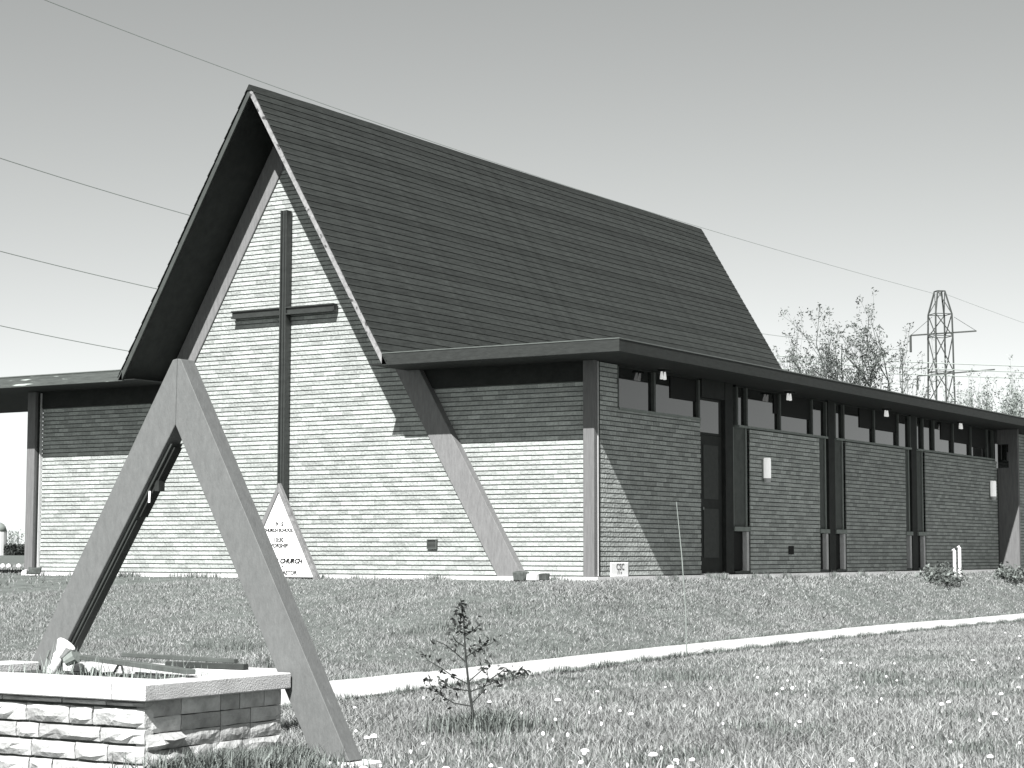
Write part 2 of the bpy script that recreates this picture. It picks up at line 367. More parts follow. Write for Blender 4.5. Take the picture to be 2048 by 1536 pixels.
# ---- steep roof
def slab(sgn):
    X = (lambda x: x) if sgn > 0 else (lambda x: 2*Xg-x)
    t = .085
    poly = [(X(Xg), HR), (X(Xg+(HR-3.0)/SL), 3.0), (X(Xg+(HR-3.0)/SL-t), 3.0), (X(Xg), HR-t*SL)]
    return MB().prism(poly, 'y', YD+.03, YB).build('roof_slope', 'dark_wood', ch)
rs = slab(1); ls = slab(-1)
nrm = Vector((SL, 0, 1)).normalized(); dn = Vector((1, 0, -SL)).normalized(); EXPO = .1265
LEN = (HR-3.02)*math.sqrt(1+1/SL**2)
def course(k, sgn, mb):
    s0, s1 = k*EXPO, min((k+1)*EXPO+.004, LEN); ys = np.linspace(YD-.012+random.uniform(-.006, .006), YB+.03, 26); n = len(ys)
    ph = random.uniform(0, 6); V = []
    for j, yy in enumerate(ys):
        sag = .012*math.sin(yy*.55+1)+random.uniform(-.0006, .0006)
        b0 = Vector((Xg, yy, HR))
        for (ss, hh) in ((s0-.02, .004), (s1+.003*math.sin(yy*1.1+ph)+random.uniform(-.001, .001), .0145), (s1, .001)):
            p = b0+dn*ss+nrm*(hh+sag+.012)
            V.append((p.x if sgn > 0 else 2*Xg-p.x, p.y, p.z))
    i = len(mb.v); mb.v += V
    for j in range(n-1):
        a = i+j*3; b = a+3
        mb.f += [(a, b, b+1, a+1), (a+1, b+1, b+2, a+2)]; mb.t += [.5, .5]
    mb.f += [(i, i+1, i+2), (i+3*n-3, i+3*n-1, i+3*n-2)]; mb.t += [.5, .5]
NC = int(LEN/EXPO)
for k in range(NC+1): m = MB(); course(k, 1, m); m.build('shingle_course', 'shingle', rs)
m = MB()
for k in range(NC+1): course(k, -1, m)
m.build('shingle_layer', 'shingle', ls)['kind'] = 'stuff'
mb = MB()
ys = np.linspace(YD-.02, YB+.04, 30); V = []
for yy in ys:
    sag = .012*math.sin(yy*.55+1)+random.uniform(-.003, .003)
    V += [(Xg-.058, yy, HR-.062+sag), (Xg-.008, yy, HR+.024+sag), (Xg+.008, yy, HR+.024+sag), (Xg+.058, yy, HR-.062+sag)]
mb.v = V
for j in range(len(ys)-1):
    for q in range(3): a = j*4+q; mb.f.append((a, a+4, a+5, a+1)); mb.t.append(.5)
mb.f += [(0, 1, 2, 3)]; mb.t.append(.5)
mb.build('ridge_cap', 'ridge', ch)
# rake boards along the front edge
t = .078
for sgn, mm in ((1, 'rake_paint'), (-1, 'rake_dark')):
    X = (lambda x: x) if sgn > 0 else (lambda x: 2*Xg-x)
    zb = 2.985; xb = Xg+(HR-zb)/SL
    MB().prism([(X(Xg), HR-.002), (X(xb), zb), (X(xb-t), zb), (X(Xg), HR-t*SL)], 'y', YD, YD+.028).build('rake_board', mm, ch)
# ---- flat roofs, fascia and soffit
xr = Xg+HW-.02; YE = 30.0
fr = box('flat_roof', 'gravel', ch, xr+.05, E-.03, YD+.035, YE, 3.0, 3.118)
box('fascia', 'fascia_wood', ch, xr+.035, E, YD, YD+.033, HB, HT-.012); box('fascia', 'fascia_wood', ch, E-.032, E-.001, YD+.034, YE, HB, HT-.014)
box('drip_edge', 'drip', ch, xr+.04, E+.008, YD-.008, YD+.05, HT-.011, HT+.004); box('drip_edge', 'drip', ch, E-.05, E+.008, YD+.051, YE, HT-.012, HT+.003)
box('soffit', 'dark_wood', ch, xr-.2, E-.033, YD+.034, 0.19, 2.986, 2.999); box('soffit', 'dark_wood', ch, -.30, E-.033, .191, YE, 2.986, 2.999)
xl = 2*Xg-xr; XLE = -17.2
fl = box('flat_roof', 'gravel', ch, XLE, xl-.05, YD+.035, 2.95, 3.0, 3.118); box('flat_roof', 'gravel', ch, -11.6, xl-.05, 2.951, 26, 3.0, 3.118)
box('fascia', 'worn_fascia', ch, XLE, xl-.035, YD, YD+.033, HB, HT-.012)
box('drip_edge', 'drip', ch, XLE, xl-.04, YD-.008, YD+.05, HT-.011, HT+.004)
box('soffit', 'dark_wood', ch, XLE, xl+.2, YD+.034, 2.95, 2.986, 2.999); box('fascia', 'fascia_wood', ch, XLE, -11.6, 2.952, 2.985, HB, HT-.012)
for yy in (-.3, 2.6): box('canopy_post', 'post_wood', ch, -16.9, -16.72, yy-.09, yy+.09, -.1, 2.985)
box('soffit', 'dark_wood', ch, -11.6, -10.9, 2.951, 26, 2.986, 2.999)
# ---- side elevation joinery
last_window = []
def window(y0, y1, z0, z1, mulls, X=-.05):
    w = box('window', 'trim_grey', ch, X-.06, X+.075, y0, y1, z0-.035, z0)        # sill
    m = MB(); m.box(X-.05, X+.02, y0, y1, z1-.03, z1); m.build('head', 'dark_wood', w)
    ys_ = [y0]+list(mulls)+[y1]
    for a, b in zip(ys_[:-1], ys_[1:]): box('pane', 'glass', w, X-.012, X-.004, a+.012, b-.012, z0+.002, z1-.03)
    last_window.append(w)
    for q in ys_: MB().box(X-.05, X+.045, q-.028, q+.028, z0+.001, z1-.031).build('mullion', 'panel_grey', w)
def dark_panels(w, spans):  # plain black panels just in front of the upper part of some panes
    for a, b, z0 in spans: box('dark_panel', 'black', w, -.052, -.040, a, b, z0, 2.95)
window(.56, 3.14, 2.372, 2.984, [1.68])
window(4.50, 8.12, 2.345, 2.984, [4.86, 6.16, 7.50]); window(8.52, 12.26, 2.345, 2.984, [8.92, 10.40, 11.62]); window(12.60, 17.3, 2.345, 2.984, [12.98, 13.6, 14.75, 15.85, 16.9])
dark_panels(last_window[0], [(2.25, 3.11, 2.62)]); dark_panels(last_window[1], [(5.98, 6.13, 2.62), (6.19, 7.47, 2.60)])
dark_panels(last_window[2], [(9.75, 10.37, 2.60), (10.43, 11.59, 2.60)]); dark_panels(last_window[3], [(14.1, 14.72, 2.60), (14.78, 15.82, 2.58), (15.88, 16.87, 2.54)])
# door in the first recess
d = box('door', 'dark_wood', ch, -.11, -.06, 3.22, 4.02, .0, 2.13); box('panel', 'frame_dark', d, -.059, -.050, 3.36, 3.88, .25, 1.0); box('panel', 'frame_dark', d, -.059, -.050, 3.36, 3.88, 1.15, 1.98)
MB().tube([(-.06, 3.30, 1.0), (-.02, 3.30, 1.0)], .025, 8).build('handle', 'drip', d)
t = box('transom', 'dark_wood', ch, -.11, -.06, 3.22, 4.02, 2.135, 2.70); box('pane', 'glass', t, -.059, -.053, 3.25, 3.90, 2.17, 2.66)
box('door_jamb', 'dark_wood', ch, -.25, -.04, 3.172, 3.216, 0, 2.984); box('door_head', 'dark_wood', ch, -.20, .0, 3.22, 4.02, 2.705, 2.984)
box('threshold', 'concrete', ch, -.30, .04, 3.2, 4.04, -.011, .01)
# structural posts with narrow panels each side
for yp in (4.05, 8.20, 12.30):
    box('post', 'dark_wood', ch, -.20, -.004, yp, yp+.28, 0, 2.985)
def narrow(y0, y1, far_jamb):
    p = box('panel', 'panel_grey', ch, -.12, -.050, y0, y1, .74, 2.31)
    box('ledge', 'trim_grey', ch, -.12, .02, y0-.03, y1+.03, .665, .735)
    box('vent_box', 'black', ch, -.16, -.075, y0, y1-.09, .05, .66)
    box('jamb', 'trim_light', ch, -.12, -.003, y1-.088, y1-.0, .04, .66)
    box('sill', 'panel_grey', ch, -.12, .0, y0, y1, 0, .038)
    MB().box(-.049, -.03, y0, y0+.04, .74, 2.31).build('stile', 'trim_grey', p); MB().box(-.049, -.03, y1-.04, y1, .74, 2.31).build('stile', 'trim_grey', p)
narrow(4.36, 4.89, True); narrow(7.79, 8.14, True); narrow(8.50, 8.92, True); narrow(11.96, 12.24, True); narrow(12.60, 12.99, True)
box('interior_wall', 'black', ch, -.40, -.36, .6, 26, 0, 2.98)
box('vent_plate', 'black', ch, .001, .012, 6.42, 6.62, .30, .44)
# corner stone with worn letters
cs = box('corner_stone', 'white_paint', ch, .001, .022, .30, .80, -.01, .185, bevel=.006)
def text_mesh(txt, size, m, parent, origin, xdir, updir, align='CENTER', shear=0.0, bold=0.0, name='lettering', space=1.0):
    cu = bpy.data.curves.new('t', 'FONT'); cu.body = txt; cu.size = size; cu.align_x = align; cu.shear = shear; cu.offset = bold; cu.extrude = 0.002; cu.resolution_u = 3; cu.space_character = space
    ob = bpy.data.objects.new('t', cu); col.objects.link(ob); bpy.context.view_layer.update()
    me = bpy.data.meshes.new_from_object(ob.evaluated_get(bpy.context.evaluated_depsgraph_get())); bpy.data.objects.remove(ob)
    me.materials.clear(); me.materials.append(MATS[m]); o = bpy.data.objects.new(name, me); col.objects.link(o)
    xd = Vector(xdir).normalized(); ud = Vector(updir).normalized(); nd = xd.cross(ud)
    o.parent = parent; R = Matrix((xd, ud, nd)).transposed().to_4x4(); R.translation = Vector(origin)-WLOC[parent]; o.matrix_local = R; return o
text_mesh('CSC', .125, 'ink', cs, (.0245, .56, .085), (0, 1, 0), (0, 0, 1), bold=-.001)
text_mesh('/ \\ v', .08, 'ink', cs, (.0245, .54, .022), (0, 1, 0), (0, 0, 1), bold=-.001)

# ------------------------------------------------------------------ cross on the gable
cr = thing('wall_cross', (Xg-.005, -.2, 1.3), 'tall slender dark metal cross fixed to the brick gable', 'cross')
cx = Xg+.005
def cross_bar(name, x0, x1, z0, z1, vert):
    p = box(name, 'cross_metal', cr, x0, x1, -.235, -.135, z0, z1, bevel=.003)
    if vert:
        for a, b in ((x0, x0+.022), (x1-.022, x1)): box('flange', 'cross_metal', p, a, b, -.262, -.237, z0, z1)
        box('spine', 'cross_metal', p, (x0+x1)/2-.012, (x0+x1)/2+.012, -.250, -.237, z0, z1)
    else:
        for a, b in ((z0, z0+.020), (z1-.020, z1)):
            box('flange', 'cross_metal', p, x0, x1, -.262, -.237, a, b)
    return p
cross_bar('upright', cx-.062, cx+.062, .35, 5.56, True)
cross_bar('arm', -6.42, cx-.064, 3.94, 4.06, False); cross_bar('arm', cx+.064, -4.44, 3.94, 4.06, False)
for zz in (.8, 2.4, 4.6, 5.3): box('bracket', 'cross_metal', cr, cx-.02, cx+.02, -.136, -.10, zz, zz+.05)

# ------------------------------------------------------------------ wall lamps and eave lights
def wall_lamp(y, x, z, label):
    L = thing('wall_lamp', (x, y, z), label, 'lamp')
    box('back_plate', 'trim_grey', L, x+.001, x+.014, y-.05, y+.05, z+.02, z+.36)
    MB().tube([(x+.075, y, z+.0), (x+.075, y, z+.03), (x+.075, y, z+.07)], [.050, .058, .058], 14).build('base_cap', 'trim_light', L, smooth=False)
    MB().tube([(x+.075, y, z+.072), (x+.075, y, z+.38), (x+.075, y, z+.40)], [.060, .060, .052], 14).build('glass_shade', 'lamp_glass', L)
wall_lamp(5.44, 0, 1.46, 'white cylindrical wall lamp on the brick panel next to the first door')
wall_lamp(17.0, 0, 1.46, 'white cylindrical wall lamp beside the dark rear door')
for yy, where in ((1.60, 'over the first window by the corner post'), (6.12, 'over the brick panel with the wall lamp'), (10.55, 'over the middle brick panel without a lamp'), (14.7, 'over the long last brick panel')):
    L = thing('eave_light', (.16, yy, 2.86), 'small twin white tube light under the eave '+where, 'lamp', 'twin lights under the side eave')
    box('mount', 'dark_wood', L, .10, .22, yy-.03, yy+.14, 2.955, 2.985)
    for q in (0, .10): MB().tube([(.15, yy+q, 2.955), (.155, yy+q-.012, 2.90), (.16, yy+q-.022, 2.845)], [.014, .022, .026], 10).build('tube', 'lamp_glass', L)

# ------------------------------------------------------------------ triangular notice board by the wall
YS = -.42
nb = thing('notice_board', (-5.295, YS, -.05), 'white triangular notice board with dark lettering in a timber frame against the gable', 'notice board')
ax_, az_ = -5.294, 1.36; bl, br, bz = -6.10, -4.50, -.06
def tri_pts(k):  # inset triangle
    return [(bl+k*1.75, bz+k*.4), (br-k*1.75, bz+k*.4), (ax_, az_-k*2.1)]
MB().prism(tri_pts(.03), 'y', YS, YS+.03).build('board', 'sign_white', nb)
for s in (-1, 1):
    xb = bl if s < 0 else br; w = .080
    MB().prism([(xb, bz-.06), (xb-s*w, bz-.06), (ax_, az_-w*1.75), (ax_, az_)], 'y', YS-.025, YS+.05).build('frame_rail', 'beam_wood' if s < 0 else 'rail_wood', nb, bevel=.004)
def on_board(px, py): p = on_y(px, py, YS-.003); return (p[0], YS-.003, p[2])
def line(txt, px, py, size, **k): text_mesh(txt, size, 'ink', nb, on_board(px, py), (1, 0, 0), (0, 0, 1), **k)
line('9:15', 559, 1052, .085, bold=.003); line('CHURCH SCHOOL', 556, 1063.5, .070, space=.93, bold=.003); line('10:30', 557, 1083.5, .085, bold=.003); line('WORSHIP', 556, 1095, .085, bold=.003)
line('VER CHURCH', 571, 1126.5, .100, shear=.25, bold=.005); line('.', 565, 1134, .14, bold=.004); line('PASTOR', 577, 1149, .085, bold=.003)

# ------------------------------------------------------------------ foreground A-frame
Y0, Y1 = -15.21, -15.09
af = thing('timber_frame', (5.78, -15.15, -.8), 'large grey painted A-shaped timber frame standing over the stone planter', 'frame')
lz = -.84
MB().prism([(5.757, 1.402), (5.757-(1.402-lz)*.613, lz), (5.784-(1.033-lz)*.648, lz), (5.784, 1.033), (5.790, 1.408)], 'y', Y0, Y1).build('leg', 'frame_paint', af, bevel=.003)
MB().prism([(5.7915, 1.408), (5.7855, 1.033), (5.784+(1.033+.765)*.556, -.765), (5.815+(1.40+.765)*.5565, -.765), (5.815, 1.404)], 'y', Y0+.001, Y1-.001).build('leg', 'frame_paint', af, bevel=.003)
box('footing', 'concrete', af, 6.70, 7.10, -15.28, -15.02, -.95, -.772, bevel=.01)
# battens, cable box and small tube on the inner side of the left leg
def inner(z): return 5.784-(1.033-z)*.648
m = MB(); m.prism([(inner(.93)-.002, .93), (inner(-.3)-.002, -.3), (inner(-.3)+.022, -.3), (inner(.93)+.022, .93)], 'y', Y0+.030, Y1-.004); m.build('batten', 'frame_dark', af)
m = MB(); m.prism([(inner(.91)+.0225, .91), (inner(.52)+.0225, .52), (inner(.52)+.040, .52), (inner(.91)+.040, .91)], 'y', Y0+.050, Y1-.010); m.build('batten', 'dark_wood', af)
m = MB(); m.prism([(inner(.50)+.0225, .50), (inner(-.3)+.0225, -.3), (inner(-.3)+.034, -.3), (inner(.50)+.034, .50)], 'y', Y0+.045, Y0+.060); m.build('conduit', 'frame_dark', af)
bx = MB(); bx.box(inner(.70)+.030, inner(.70)+.062, Y0+.045, Y0+.095, .665, .725); bx.build('cable_box', 'dark_wood', af)
MB().tube([(inner(.66)+.030, Y0+.035, .665), (inner(.66)+.026, Y0+.035, .600)], .006, 8).build('tube', 'lamp_glass', af)

# ------------------------------------------------------------------ stone planter
pl = thing('stone_planter', (5.6, -15.8, -.8), 'rough stone planter with thick white concrete coping under the timber frame', 'planter')
CT, CB = -.319, -.402
cx0, cx1, cy0, cy1 = 4.55, 6.645, -16.36, -14.95
def coping(x0, x1, y0, y1): box('coping', 'coping_concrete', pl, x0, x1, y0, y1, CB, CT+random.uniform(-.002, .002), bevel=.006)
coping(cx0, 5.42, cy0, cy0+.34); coping(5.424, cx1-.224, cy0, cy0+.34); coping(cx1-.22, cx1, cy0, Y0-.015); coping(4.95, cx1-.13, Y0+.0, cy1); coping(cx0, cx0+.24, cy0+.344, Y0-.015)
box('core', 'mortar', pl, 4.66, 6.555, -16.27, -15.24, -.9, CB-.002); box('soil', 'soil', pl, 4.80, cx1-.225, cy0+.345, Y0-.01, CB-.001, CT-.045)
def rough_stone(name, u0, u1, z0, z1, to_w, proud, seed, nu=5, nv=3):
    """rock-faced block: gridded face pushed out unevenly, sides going back into the wall"""
    R = random.Random(seed); V = []; Fq = []
    cu, cv = R.uniform(.3, .7), R.uniform(.35, .65)
    for j in range(nv+1):
        for i in range(nu+1):
            a, b = i/nu, j/nv
            edge = min(a, 1-a)*2.2 if nu > 2 else .5; edge2 = min(b, 1-b)*2.4
            k = min(1, .25+edge*1.3)*min(1, .3+edge2*1.4)
            d = -proud*k*R.uniform(.55, 1.15)
            uu = u0+(u1-u0)*(a+(R.uniform(-.06, .06) if 0 < i < nu else 0)); zz = z0+(z1-z0)*(b+(R.uniform(-.12, .12) if 0 < j < nv else R.uniform(-.03, .03)))
            V.append(tuple(to_w(uu, d, zz)))
    idx = lambda i, j: j*(nu+1)+i
    for j in range(nv):
        for i in range(nu): Fq.append((idx(i, j), idx(i+1, j), idx(i+1, j+1), idx(i, j+1)))
    ring = [idx(i, 0) for i in range(nu+1)]+[idx(nu, j) for j in range(1, nv+1)]+[idx(i, nv) for i in range(nu-1, -1, -1)]+[idx(0, j) for j in range(nv-1, 0, -1)]
    base = len(V)
    for r in ring:
        p = Vector(V[r]); i_, j_ = r % (nu+1), r//(nu+1); V.append(tuple(to_w(u0+(u1-u0)*i_/nu, .06, z0+(z1-z0)*j_/nv)))
    n = len(ring)
    for k in range(n): Fq.append((ring[k], base+k, base+(k+1) % n, ring[(k+1) % n]))
    m = MB(); m.v = V; m.f = Fq; m.t = [.5]*len(Fq); return m.build(name, 'stone', pl)
rows_f = [(-.432, -.405), (-.530, -.438), (-.612, -.537), (-.705, -.619), (-.80, -.712)]
for k, (z0, z1) in enumerate(rows_f):
    u = 4.70-random.uniform(0, .15)
    while u < 6.60:
        w = random.choice([.16, .22, .30, .38, .42]); e = min(u+w, 6.60)
        if 6.60-e < .09: e = 6.60
        rough_stone('stone', u, e-.009, z0, z1-.007, front(-16.295), .035 if k else .018, 100+k*17+int(u*100), nu=max(3, int((e-u)*18))); u = e
rows_r = [(-.482, -.405), (-.560, -.489), (-.640, -.567), (-.735, -.647), (-.82, -.742)]
for k, (z0, z1) in enumerate(rows_r):
    u = -16.285
    while u < -15.235:
        w = random.choice([.15, .2, .24, .30]) if u > -16.27 else .26; e = min(u+w, -15.23)
        if -15.23-e < .08: e = -15.23
        pr = .085 if (u < -16.27 and k >= 2) else (.010 if k < 3 else .022)
        rough_stone('stone', u, e-.007, z0-.004, z1-.001, side(6.585), pr, 300+k*13+int(u*50), nu=4); u = e
# things lying in the planter: loose boards, floodlight, cable, dry stalks
def lying(name, p0, p1, w, h, m, label, cat, grp=None):
    p0 = Vector(p0); p1 = Vector(p1); d = (p1-p0).normalized(); s = d.cross(Vector((0, 0, 1))).normalized()*w/2; uv = s.cross(d).normalized()*h
    b = MB(); i = [p0-s, p0+s, p1+s, p1-s]; b.v = [tuple(q) for q in i]+[tuple(q+uv) for q in i]
    b.f = [(0, 1, 2, 3), (7, 6, 5, 4), (0, 4, 5, 1), (1, 5, 6, 2), (2, 6, 7, 3), (3, 7, 4, 0)]; b.t = [.5]*6
    o = b.build(name, m, None, bevel=.002); tag(o, label, cat, grp); return o
lying('plank', (5.20, -15.30, -.290), (6.50, -15.86, -.300), .05, .026, 'plank', 'longest dark timber strip lying across the planter soil', 'plank')
lying('plank', (5.75, -15.20, -.318), (6.28, -15.16, -.318), .05, .03, 'frame_dark', 'short dark timber strip resting on the back coping of the planter', 'plank')
lying('plank', (5.55, -15.34, -.262), (6.36, -15.34, -.272), .035, .022, 'panel_grey', 'grey timber strip lying on top of the other strips in the planter', 'plank')
fl_ = thing('floodlight', (5.06, -15.38, -.37), 'white garden floodlight on a short stem in the planter', 'floodlight')
MB().tube([(5.03, -15.40, -.42), (5.065, -15.39, -.33), (5.095, -15.38, -.26)], [.030, .031, .030], 14).build('stem', 'white_paint', fl_, smooth=True)
MB().tube([(5.085, -15.385, -.285), (5.11, -15.375, -.25), (5.135, -15.365, -.205), (5.14, -15.363, -.198)], [.020, .036, .058, .054], 14).build('hood', 'white_paint', fl_, smooth=False)
MB().tube([(5.13, -15.36, -.30), (5.19, -15.34, -.265)], [.030, .045], 12).build('rear_housing', 'trim_grey', fl_)
MB().tube([(5.08, -15.44, -.235), (5.075, -15.45, -.27), (5.07, -15.44, -.29)], .008, 6).build('wing_nut', 'drip', fl_)
cb = MB(); cb.tube([(5.42, -15.22, -.318), (5.45, -15.27, -.31), (5.47, -15.33, -.355), (5.40, -15.62, -.352), (5.44, -15.80, -.352), (5.60, -15.84, -.352), (5.66, -15.70, -.352)], .008, 6)
tag(cb.build('cable', 'black'), 'black cable looping over the planter soil', 'cable')
V = []; Fq = []; T = []
for k in range(260):
    p = Vector((random.uniform(4.95, 6.35), random.uniform(-15.95, -15.32), -.37)); L = random.uniform(.04, .15) if k > 12 else random.uniform(.15, .26)
    a = random.uniform(0, 6.28); ln = random.uniform(.1, .8); d = Vector((math.cos(a)*ln, math.sin(a)*ln, 1)).normalized()*L; s = Vector((-math.sin(a), math.cos(a), 0))*random.uniform(.002, .004)
    i = len(V); V += [tuple(p-s), tuple(p+s), tuple(p+d)]; Fq.append((i, i+1, i+2)); T.append(random.random())
o = raw_mesh('dry_stalks', V, Fq, 'twig', T, kind='stuff', origin=(5.6, -15.6, -.4)); tag(o, 'dry dead plant stalks standing in the planter soil', 'dry plants')

# ------------------------------------------------------------------ grass
def grass_zone(n, rmin, rmax, half, hmin, hmax, wid, seg, seed, lo=None):
    R = np.random.default_rng(seed)
    ang = -YAW+R.uniform(-half if lo is None else lo, half, n); d = np.sqrt(R.uniform(rmin**2, rmax**2, n))
    x = CAM[0]+np.sin(ang)*d; yv = CAM[1]+np.cos(ang)*d
    wu, wlo = interp(yv, WU), interp(yv, WL)
    keep = ~((x > wu+.02+R.normal(0, .02, n)) & (x < wlo-.02+R.normal(0, .02, n)))
    keep &= ~((x > -11) & (x < .06) & (yv > -.13)) & ~((x < .47) & (x > -11) & (yv > 17.4))
    keep &= ~((x > 4.62) & (x < 6.61) & (yv > -16.34) & (yv < -15.22)) & ~((x > 6.69) & (x < 7.11) & (yv > -15.3) & (yv < -15.0))
    # patchy density
    patch = np.sin(x*2.3+np.sin(yv*1.1)*2)*np.sin(yv*2.1+np.cos(x*1.7))*.5+.5
    keep &= R.uniform(0, 1, n) < .55+.45*patch
    x, yv, patch = x[keep], yv[keep], patch[keep]; n = len(x)
    z = gz(x, yv)-.004; h = R.uniform(hmin, hmax, n)*(.75+.5*patch)
    a = R.uniform(0, 2*np.pi, n); ln = np.abs(R.normal(.0, .9, n)); b = R.uniform(0, 2*np.pi, n)
    s = np.stack([np.cos(b), np.sin(b), np.zeros(n)], 1)*(wid*R.uniform(.6, 1.3, n))[:, None]
    p = np.stack([x, yv, z], 1); lean = np.stack([np.cos(a)*ln, np.sin(a)*ln, np.ones(n)], 1)
    tone = np.clip(R.normal(.5, .26, n), 0, 1)
    if seg == 1:
        tip = p+lean*h[:, None]
        V = np.stack([p-s, p+s, tip], 1).reshape(-1, 3); F = np.arange(n*3).reshape(n, 3); return V, F, tone
    mid = p+lean*(h*.55)[:, None]*np.array([.6, .6, 1]); tip = p+lean*h[:, None]
    V = np.stack([p-s, p+s, mid+s*.8, mid-s*.8, tip], 1).reshape(-1, 3); i = np.arange(n)[:, None]*5
    F = np.concatenate([i+np.array([[0, 1, 2]]), i+np.array([[0, 2, 3]]), i+np.array([[3, 2, 4]])], 0); return V, F, np.concatenate([tone]*3)
parts = [grass_zone(200000, 7.0, 16, .40, .03, .075, .0030, 2, 1), grass_zone(330000, 16, 30, .38, .022, .048, .0045, 1, 2), grass_zone(60000, 30, 62, .34, .03, .06, .009, 1, 3), grass_zone(330000, 25, 46, .34, .022, .05, .006, 1, 4, 0.02)]
# longer grass: round the sapling, beside the planter, in tufts and along the foot of the walls
def clump(cx_, cy_, r, n, h, seed):
    R = np.random.default_rng(seed); x = cx_+R.normal(0, r, n); yv = cy_+R.normal(0, r, n)
    ok = ~((x > 4.62) & (x < 6.61) & (yv > -16.34) & (yv < -15.22)); x, yv = x[ok], yv[ok]; n = len(x)
    z = gz(x, yv); hh = R.uniform(.5, 1.2, n)*h; a = R.uniform(0, 6.28, n); ln = np.abs(R.normal(0, .6, n)); s = np.stack([-np.sin(a), np.cos(a), 0*a], 1)*.0035
    p = np.stack([x, yv, z], 1); d = np.stack([np.cos(a)*ln, np.sin(a)*ln, np.ones(n)], 1)
    mid = p+d*(hh*.6)[:, None]*np.array([.5, .5, 1]); tip = p+d*hh[:, None]
    V = np.stack([p-s, p+s, mid+s*.8, mid-s*.8, tip], 1).reshape(-1, 3); i = np.arange(n)[:, None]*5
    F = np.concatenate([i+np.array([[0, 1, 2]]), i+np.array([[0, 2, 3]]), i+np.array([[3, 2, 4]])], 0); t = np.clip(R.normal(.40, .25, n), 0, 1); return V, F, np.concatenate([t]*3)
tufts = [clump(6.40, -13.0, .16, 900, .14, 21), clump(6.75, -15.85, .13, 1400, .15, 22), clump(6.70, -15.4, .12, 900, .13, 23), clump(6.72, -16.2, .12, 900, .15, 24), clump(5.12, -7.6, .25, 380, .10, 25), clump(6.95, -15.55, .15, 600, .10, 26)]
for k in range(26): tufts.append(clump(random.uniform(-10.6, -.2), -.26, .10, 60, .09, 40+k))
for k in range(14): tufts.append(clump(.16, random.uniform(.2, 17), .05, 50, .10, 80+k))
for k in range(40):
    d = random.uniform(10, 24); a = -YAW+random.uniform(-.27, .27); cx2, cy2 = CAM[0]+math.sin(a)*d, CAM[1]+math.cos(a)*d
    if interp(cy2, WU)-.3 < cx2 < interp(cy2, WL)+.3 or cy2 > -.4: continue
    tufts.append(clump(cx2, cy2, .12, 130, .09, 120+k))
def fringe(tab, sgn, n, seed):
    R = np.random.default_rng(seed); yv = R.uniform(-14, 14, n); x = interp(yv, tab)+sgn*np.abs(R.normal(0, .022, n))-sgn*.012; z = np.full(n, -.80)
    h = R.uniform(.025, .075, n)*(.6+.6*np.sin(yv*3.1)**2); a = R.uniform(0, 6.28, n); ln = np.abs(R.normal(0, .7, n)); s = np.stack([-np.sin(a), np.cos(a), 0*a], 1)*.0045
    p = np.stack([x, yv, z], 1); tip = p+np.stack([np.cos(a)*ln, np.sin(a)*ln, np.ones(n)], 1)*h[:, None]
    return np.stack([p-s, p+s, tip], 1).reshape(-1, 3), np.arange(n*3).reshape(n, 3), np.clip(R.normal(.45, .25, n), 0, 1)
tufts += [fringe(WL, 1, 9000, 201), fringe(WU, -1, 6000, 202)]
def merge(ps):
    V = []; F = []; T = []; o = 0
    for v, f, t in ps: V.append(v); F.append(f+o); T.append(t); o += len(v)
    return np.concatenate(V), np.concatenate(F), np.concatenate(T)
o = raw_mesh('lawn_grass', *merge(parts)[:2], 'grass', merge(parts)[2], kind='stuff'); tag(o, 'short mown lawn grass all round the church and walk', 'grass')
o = raw_mesh('long_grass', *merge(tufts)[:2], 'tuft_grass', merge(tufts)[2], kind='stuff'); tag(o, 'longer uncut grass tufts round the sapling, planter and wall foot', 'grass')

# dandelions gone to seed
def dandelion_mesh(h, r, seed):
    R = random.Random(seed); m = MB(); lx, ly = R.uniform(-.02, .02), R.uniform(-.02, .02)
    m.tube([(0, 0, 0), (lx*.5, ly*.5, h*.5), (lx, ly, h)], .0022, 4); ns = len(m.f)
    for j in range(5):
        for i in range(8):
            def P(a, b): th = math.pi*a/5; ph = 2*math.pi*b/8; rr = r*(1+.10*math.sin(a*7+b*5)); return (lx+rr*math.sin(th)*math.cos(ph), ly+rr*math.sin(th)*math.sin(ph), h+rr*.8*math.cos(th))
            m.quad(P(j, i), P(j+1, i), P(j+1, (i+1) % 8), P(j, (i+1) % 8))
    me = bpy.data.meshes.new('dandelion'); me.from_pydata(m.v, [], m.f); me.materials.append(MATS['stem']); me.materials.append(MATS['dandelion'])
    mi = np.ones(len(m.f), dtype=np.int32); mi[:ns] = 0; me.polygons.foreach_set('material_index', mi); return me
dm = [dandelion_mesh(random.uniform(.07, .12), random.uniform(.010, .019), k) for k in range(7)]
spots = [(1110, 1380), (1606, 1432), (1528, 1540-12), (995, 1523), (1010, 1515), (1166, 1480), (1118, 1510), (1315, 1492), (1254, 1418), (974, 1384), (1685, 1313), (1183, 1318), (1948, 1300), (2035, 1352), (1498, 1517), (1360, 1500), (785, 1515), (888, 1508), (1985, 1500), (1880, 1395), (2010, 1250), (2042, 1260), (700, 1480), (760, 1500), (1620, 1342), (1575, 1352), (1220, 1518), (1413, 1530), (1700, 1500), (1750, 1445), (1960, 1420), (2000, 1375), (1900, 1465), (1840, 1530), (920, 1475), (1240, 1395)]
R = random.Random(5)
while len(spots) < 125: spots.append((R.uniform(700, 2070), 1536-R.random()**1.6*250))
